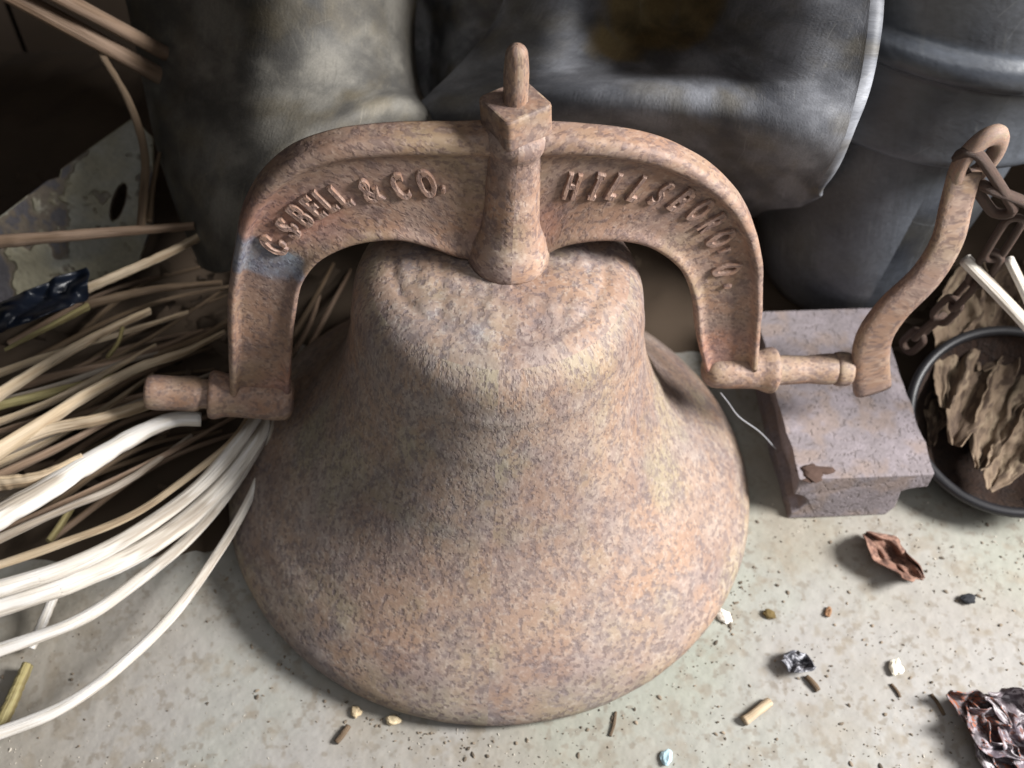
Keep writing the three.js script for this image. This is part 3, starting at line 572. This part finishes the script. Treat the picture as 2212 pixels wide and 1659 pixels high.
{
  const g = sheet([0, 1, 2].map(r => [0, 1, 2, 3, 4].map(k => atY(-40 + k * 56, 735 - k * 22 - r * 34, 0.165 + rr(-.012, .012)))), 50, 26, 0.002, 0.030, 75);
  tag(mesh('plastic_scrap', g, new THREE.MeshStandardMaterial({ color: 0x141a26, roughness: 0.35, side: THREE.DoubleSide }), scene), 'crumpled blue black plastic scrap under the grey panel', 'scrap');
}

/* ---------- rusty basin and sticks on the right ---------- */
{
  const o = group('rusty_basin'); tag(o, 'brown rusty basin with a black rolled rim at the right edge', 'basin');
  const c = atY(2185, 905, 0.067); o.position.copy(c); o.rotation.set(0.30, 0, 0.14);
  const prof = smoothProf([[0.0005, -0.048], [0.035, -0.047], [0.060, -0.040], [0.083, -0.016], [0.092, 0.0]], 30);
  const bg = lathe(prof, 64, 0.09, 0.006, 30); { const p = bg.attributes.position; for (let i = 0; i < p.count; i++) bg.attributes.uv.setXY(i, p.getX(i), p.getZ(i)); }
  mesh('bowl', bg, new THREE.MeshStandardMaterial({ color: 0x584436, map: rustTex.map, bumpMap: rustTex.bump, bumpScale: 0.002, roughness: 0.8, side: THREE.DoubleSide }), o);
  const t = new THREE.TorusGeometry(0.093, 0.0050, 14, 80); t.rotateX(Math.PI / 2);
  tag(mesh('rim', t, new THREE.MeshStandardMaterial({ color: 0x1d1c1f, roughness: 0.45 }), o), 'black rolled rim');
}
for (const [x0, y0, x1, y1, z0, z1, r, label] of [[2085, 560, 2330, 830, -.06, .0, .0058, 'pale white stick crossing in front of the basin'], [2180, 560, 2250, 720, -.05, -.03, .0042, 'short pale stick at the right edge above the basin']])
  tag(mesh('pale_stick', tube([atZ(x0, y0, z0), atZ((x0 + x1) / 2, (y0 + y1) / 2 - 6, (z0 + z1) / 2), atZ(x1, y1, z1)], r, { n: 24, seg: 12, uvs: [1, 2], jit: 0.1 }), M.strawPale, scene), label, 'stick');


/* ---------- small things on the floor ---------- */
{
  const n = 620, g = lump(1, 1, 0.6, 0.8, 0.5, 1), im = new THREE.InstancedMesh(g, new THREE.MeshStandardMaterial({ color: 0xffffff, roughness: 0.95 }), n);
  im.name = 'dirt_crumbs'; im.castShadow = im.receiveShadow = true; const m = new THREE.Matrix4(), q = new THREE.Quaternion(), c = new THREE.Color();
  for (let i = 0; i < n; i++) {
    let px, py; const k = rnd();
    if (k < 0.55) { px = rr(1500, 2260); py = rr(1080, 1700); } else if (k < 0.75) { const a = rr(0.2, 2.9), e = 1.02 + 0.12 * rnd() * rnd(); px = 1061 + Math.cos(a) * 556 * e; py = 1120 + Math.sin(a) * 466 * e; } else { px = rr(-40, 1500); py = rr(1180, 1700); }
    const p = atY(px, py, 0.0006), s = 0.0005 + 0.0014 * Math.pow(rnd(), 4); q.setFromEuler(new THREE.Euler(rr(0, .5), rr(0, 6), rr(0, .5)));
    im.setMatrixAt(i, m.compose(p, q, V(s * rr(.8, 1.8), s, s))); const t = rnd(); c.setRGB(lerp(.07, .24, t), lerp(.055, .19, t), lerp(.04, .14, t)); im.setColorAt(i, c);
  }
  scene.add(im); tag(im, 'dark dirt crumbs scattered over the concrete floor', 'dirt', null, 'stuff');
}
{
  const n = 2600, g = lump(1, 1, 0.6, 0.8, 0.5, 0), im = new THREE.InstancedMesh(g, new THREE.MeshStandardMaterial({ color: 0xffffff, roughness: 0.95 }), n);
  im.name = 'floor_grit'; im.castShadow = im.receiveShadow = true; const m = new THREE.Matrix4(), q = new THREE.Quaternion(), c = new THREE.Color();
  for (let i = 0; i < n; i++) {
    const px = rr(-40, 2260), py = rr(1080, 1700), p = atY(px, py, 0.0003); const d = n3(p, 9, 5); const s = (0.0003 + 0.0009 * rnd() * rnd()) * (d > 0.5 ? 1.3 : 0.7);
    q.setFromEuler(new THREE.Euler(rr(0, .5), rr(0, 6), rr(0, .5))); im.setMatrixAt(i, m.compose(p, q, V(s * rr(.8, 2), s, s))); const t = rnd(); c.setRGB(lerp(.08, .45, t), lerp(.065, .41, t), lerp(.05, .35, t)); im.setColorAt(i, c);
  }
  scene.add(im); tag(im, 'fine pale and dark grit over the concrete floor', 'grit', null, 'stuff');
}
const pebbles = [[1565, 1332, .0062, 0xe8e2d8, 'white pebble touching the right foot of the bell'], [1936, 1442, .0062, 0xd8d2c2, 'pale pebble alone on the floor at the right'], [848, 1556, .0052, 0xcbb998, 'tan pebble in front of the bell rim'], [770, 1538, .0045, 0xb5a283, 'small tan pebble against the front left of the bell rim'], [1662, 1326, .0050, 0x5a4a26, 'brown seed on the floor right of the bell'], [1790, 1322, .0042, 0x7b5b40, 'small reddish brown stone near the crumpled brown leaf'], [2092, 1294, .0064, 0x1b1d22, 'black chip near the right edge of the floor'], [1440, 1636, .0055, 0xa9c4cf, 'pale blue fragment at the bottom edge of the floor']];
for (const [x, y, r, c, label] of pebbles) { const p = atY(x, y, r * 0.5); const g = lump(r, 1.2, 0.62, 0.85, 0.75, 2, 2.0); g.rotateY(rr(0, 6)); const m = mesh('pebble', g, plain(c, 0.85), scene); m.position.copy(p); tag(m, label, 'pebble'); }
const sticks = [[1606, 1558, 1662, 1516, .0042, 'straw', 'short pale wood chip lying on the floor right of the bell'], [726, 1604, 752, 1568, .0026, 'strawDark', 'tiny dark twig in front of the bell at the left'], [1318, 1590, 1330, 1538, .0014, 'strawDark', 'thin dark twig in front of the bell at the right'], [1742, 1462, 1768, 1492, .0026, 'strawDark', 'brown twig bits under the silver scrap'], [2012, 1500, 2040, 1545, .0016, 'strawDark', 'thin twig beside the purple leaf'], [1925, 1478, 1945, 1506, .0014, 'strawDark', 'tiny twig below the lone pale pebble']];
for (const [x0, y0, x1, y1, r, m, label] of sticks) tag(mesh('twig', tube([atY(x0, y0, r * .7), atY((x0 + x1) / 2 + 2, (y0 + y1) / 2, r * 1.1), atY(x1, y1, r * .7)], r, { n: 12, seg: 8, uvs: [1, 3], jit: .3 }), M[m], scene), label, 'twig');
function leaf(x0, y0, x1, y1, wpx, hmax, th = 0.0012, nu = 5, h0 = 0.002) {       // crumpled leaf along a line on the floor
  const dx = x1 - x0, dy = y1 - y0, L = Math.hypot(dx, dy), nx = -dy / L, ny = dx / L; const rows = [];
  for (let r = 0; r < 7; r++) { const t = r / 6, wd = wpx * (0.15 + Math.sin(Math.PI * clamp(t * 0.95 + 0.04)) * rr(0.65, 1.1)); const row = []; for (let c = 0; c < nu; c++) { const s = c / (nu - 1) * 2 - 1; row.push(atY(x0 + dx * t + nx * wd * s + rr(-3, 3), y0 + dy * t + ny * wd * s + rr(-3, 3), h0 + hmax * (0.25 + 0.75 * rnd()) * (0.35 + 0.65 * Math.abs(s)))); } rows.push(row); }
  return sheet(rows, 36, 44, th, hmax * 0.55, 130);
}
const leafTex = (a, b, c, sd) => { const t = makeTex(256, (u, v, o) => { const n = fbm(u, v, 9, 4, sd), m = fbm(u, v, 16, 3, sd + 9); o[0] = a[0]; o[1] = a[1]; o[2] = a[2]; mix3(o, b, sstep(.42, .62, n)); mix3(o, c, sstep(.52, .66, m)); o[3] = m; }, 0.9); return new THREE.MeshStandardMaterial({ map: t.map, bumpMap: t.bump, bumpScale: 0.001, roughness: 0.9, side: THREE.DoubleSide }); };
tag(mesh('dry_leaf', leaf(1872, 1152, 1992, 1250, 30, 0.026, 0.0010, 7), leafTex([.15, .075, .052], [.22, .125, .09], [.09, .045, .032], 3), scene), 'crumpled reddish brown leaf on the floor below the block', 'leaf');
{
  const c = group('leaf_clump'); tag(c, 'crumpled dark purple and whitish dead leaf clump in the bottom right corner', 'leaf clump');
  const mats = [leafTex([.09, .07, .085], [.30, .27, .29], [.13, .06, .05], 13), leafTex([.07, .05, .05], [.20, .17, .18], [.26, .09, .05], 43), leafTex([.12, .10, .11], [.40, .37, .38], [.08, .06, .07], 53)];
  for (const [x0, y0, x1, y1, w, m] of [[2050, 1500, 2180, 1560, 30, 1], [2090, 1540, 2240, 1640, 46, 0], [2130, 1500, 2260, 1560, 34, 2], [2110, 1600, 2230, 1700, 34, 2], [2160, 1560, 2290, 1690, 44, 0], [2090, 1515, 2130, 1600, 20, 1], [2150, 1590, 2200, 1680, 26, 1]]) mesh('leaf', leaf(x0, y0, x1, y1, w, 0.026, 0.0010, 5, rr(0.001, 0.008)), mats[m], c);
}
tag(mesh('foil_scrap', leaf(1690, 1420, 1760, 1440, 22, 0.016, 0.001, 4), leafTex([.05, .05, .06], [.34, .34, .37], [.05, .05, .06], 23), scene), 'small crumpled silver and black scrap on the floor', 'scrap');
{
  const c = group('dead_leaves'); tag(c, 'brown dead leaves heaped over the far left rim of the basin', 'dead leaves');
  const mats = [leafTex([.15, .105, .07], [.20, .15, .10], [.09, .06, .04], 33), leafTex([.11, .075, .05], [.17, .12, .08], [.07, .045, .03], 37)];
  for (const [i, q] of [[2110, 560, 2040, 880, 60, .06], [2180, 640, 2060, 960, 62, .05], [2230, 720, 2110, 1010, 56, .045], [2060, 760, 2010, 960, 34, .03], [2250, 860, 2140, 1060, 50, .04], [2200, 560, 2120, 800, 56, .05]].entries()) mesh('leaf', leaf(q[0], q[1], q[2], q[3], q[4], 0.024, 0.0012, 7, q[5]), mats[i % 2], c);
}
tag(mesh('cobweb_thread', tube([onYoke(1556, 848, 0.01), onYoke(1572, 868, 0.012), onYoke(1596, 900, 0.01), onYoke(1640, 932, 0.012), onYoke(1676, 970, 0.01)].map(p => p.applyMatrix4(yf.matrixWorld)), .0006, { n: 30, seg: 6 }), plain(0x8e8e92, 0.6), scene), 'dusty cobweb thread hanging from the right end of the yoke', 'cobweb');

renderer.render(scene, camera);
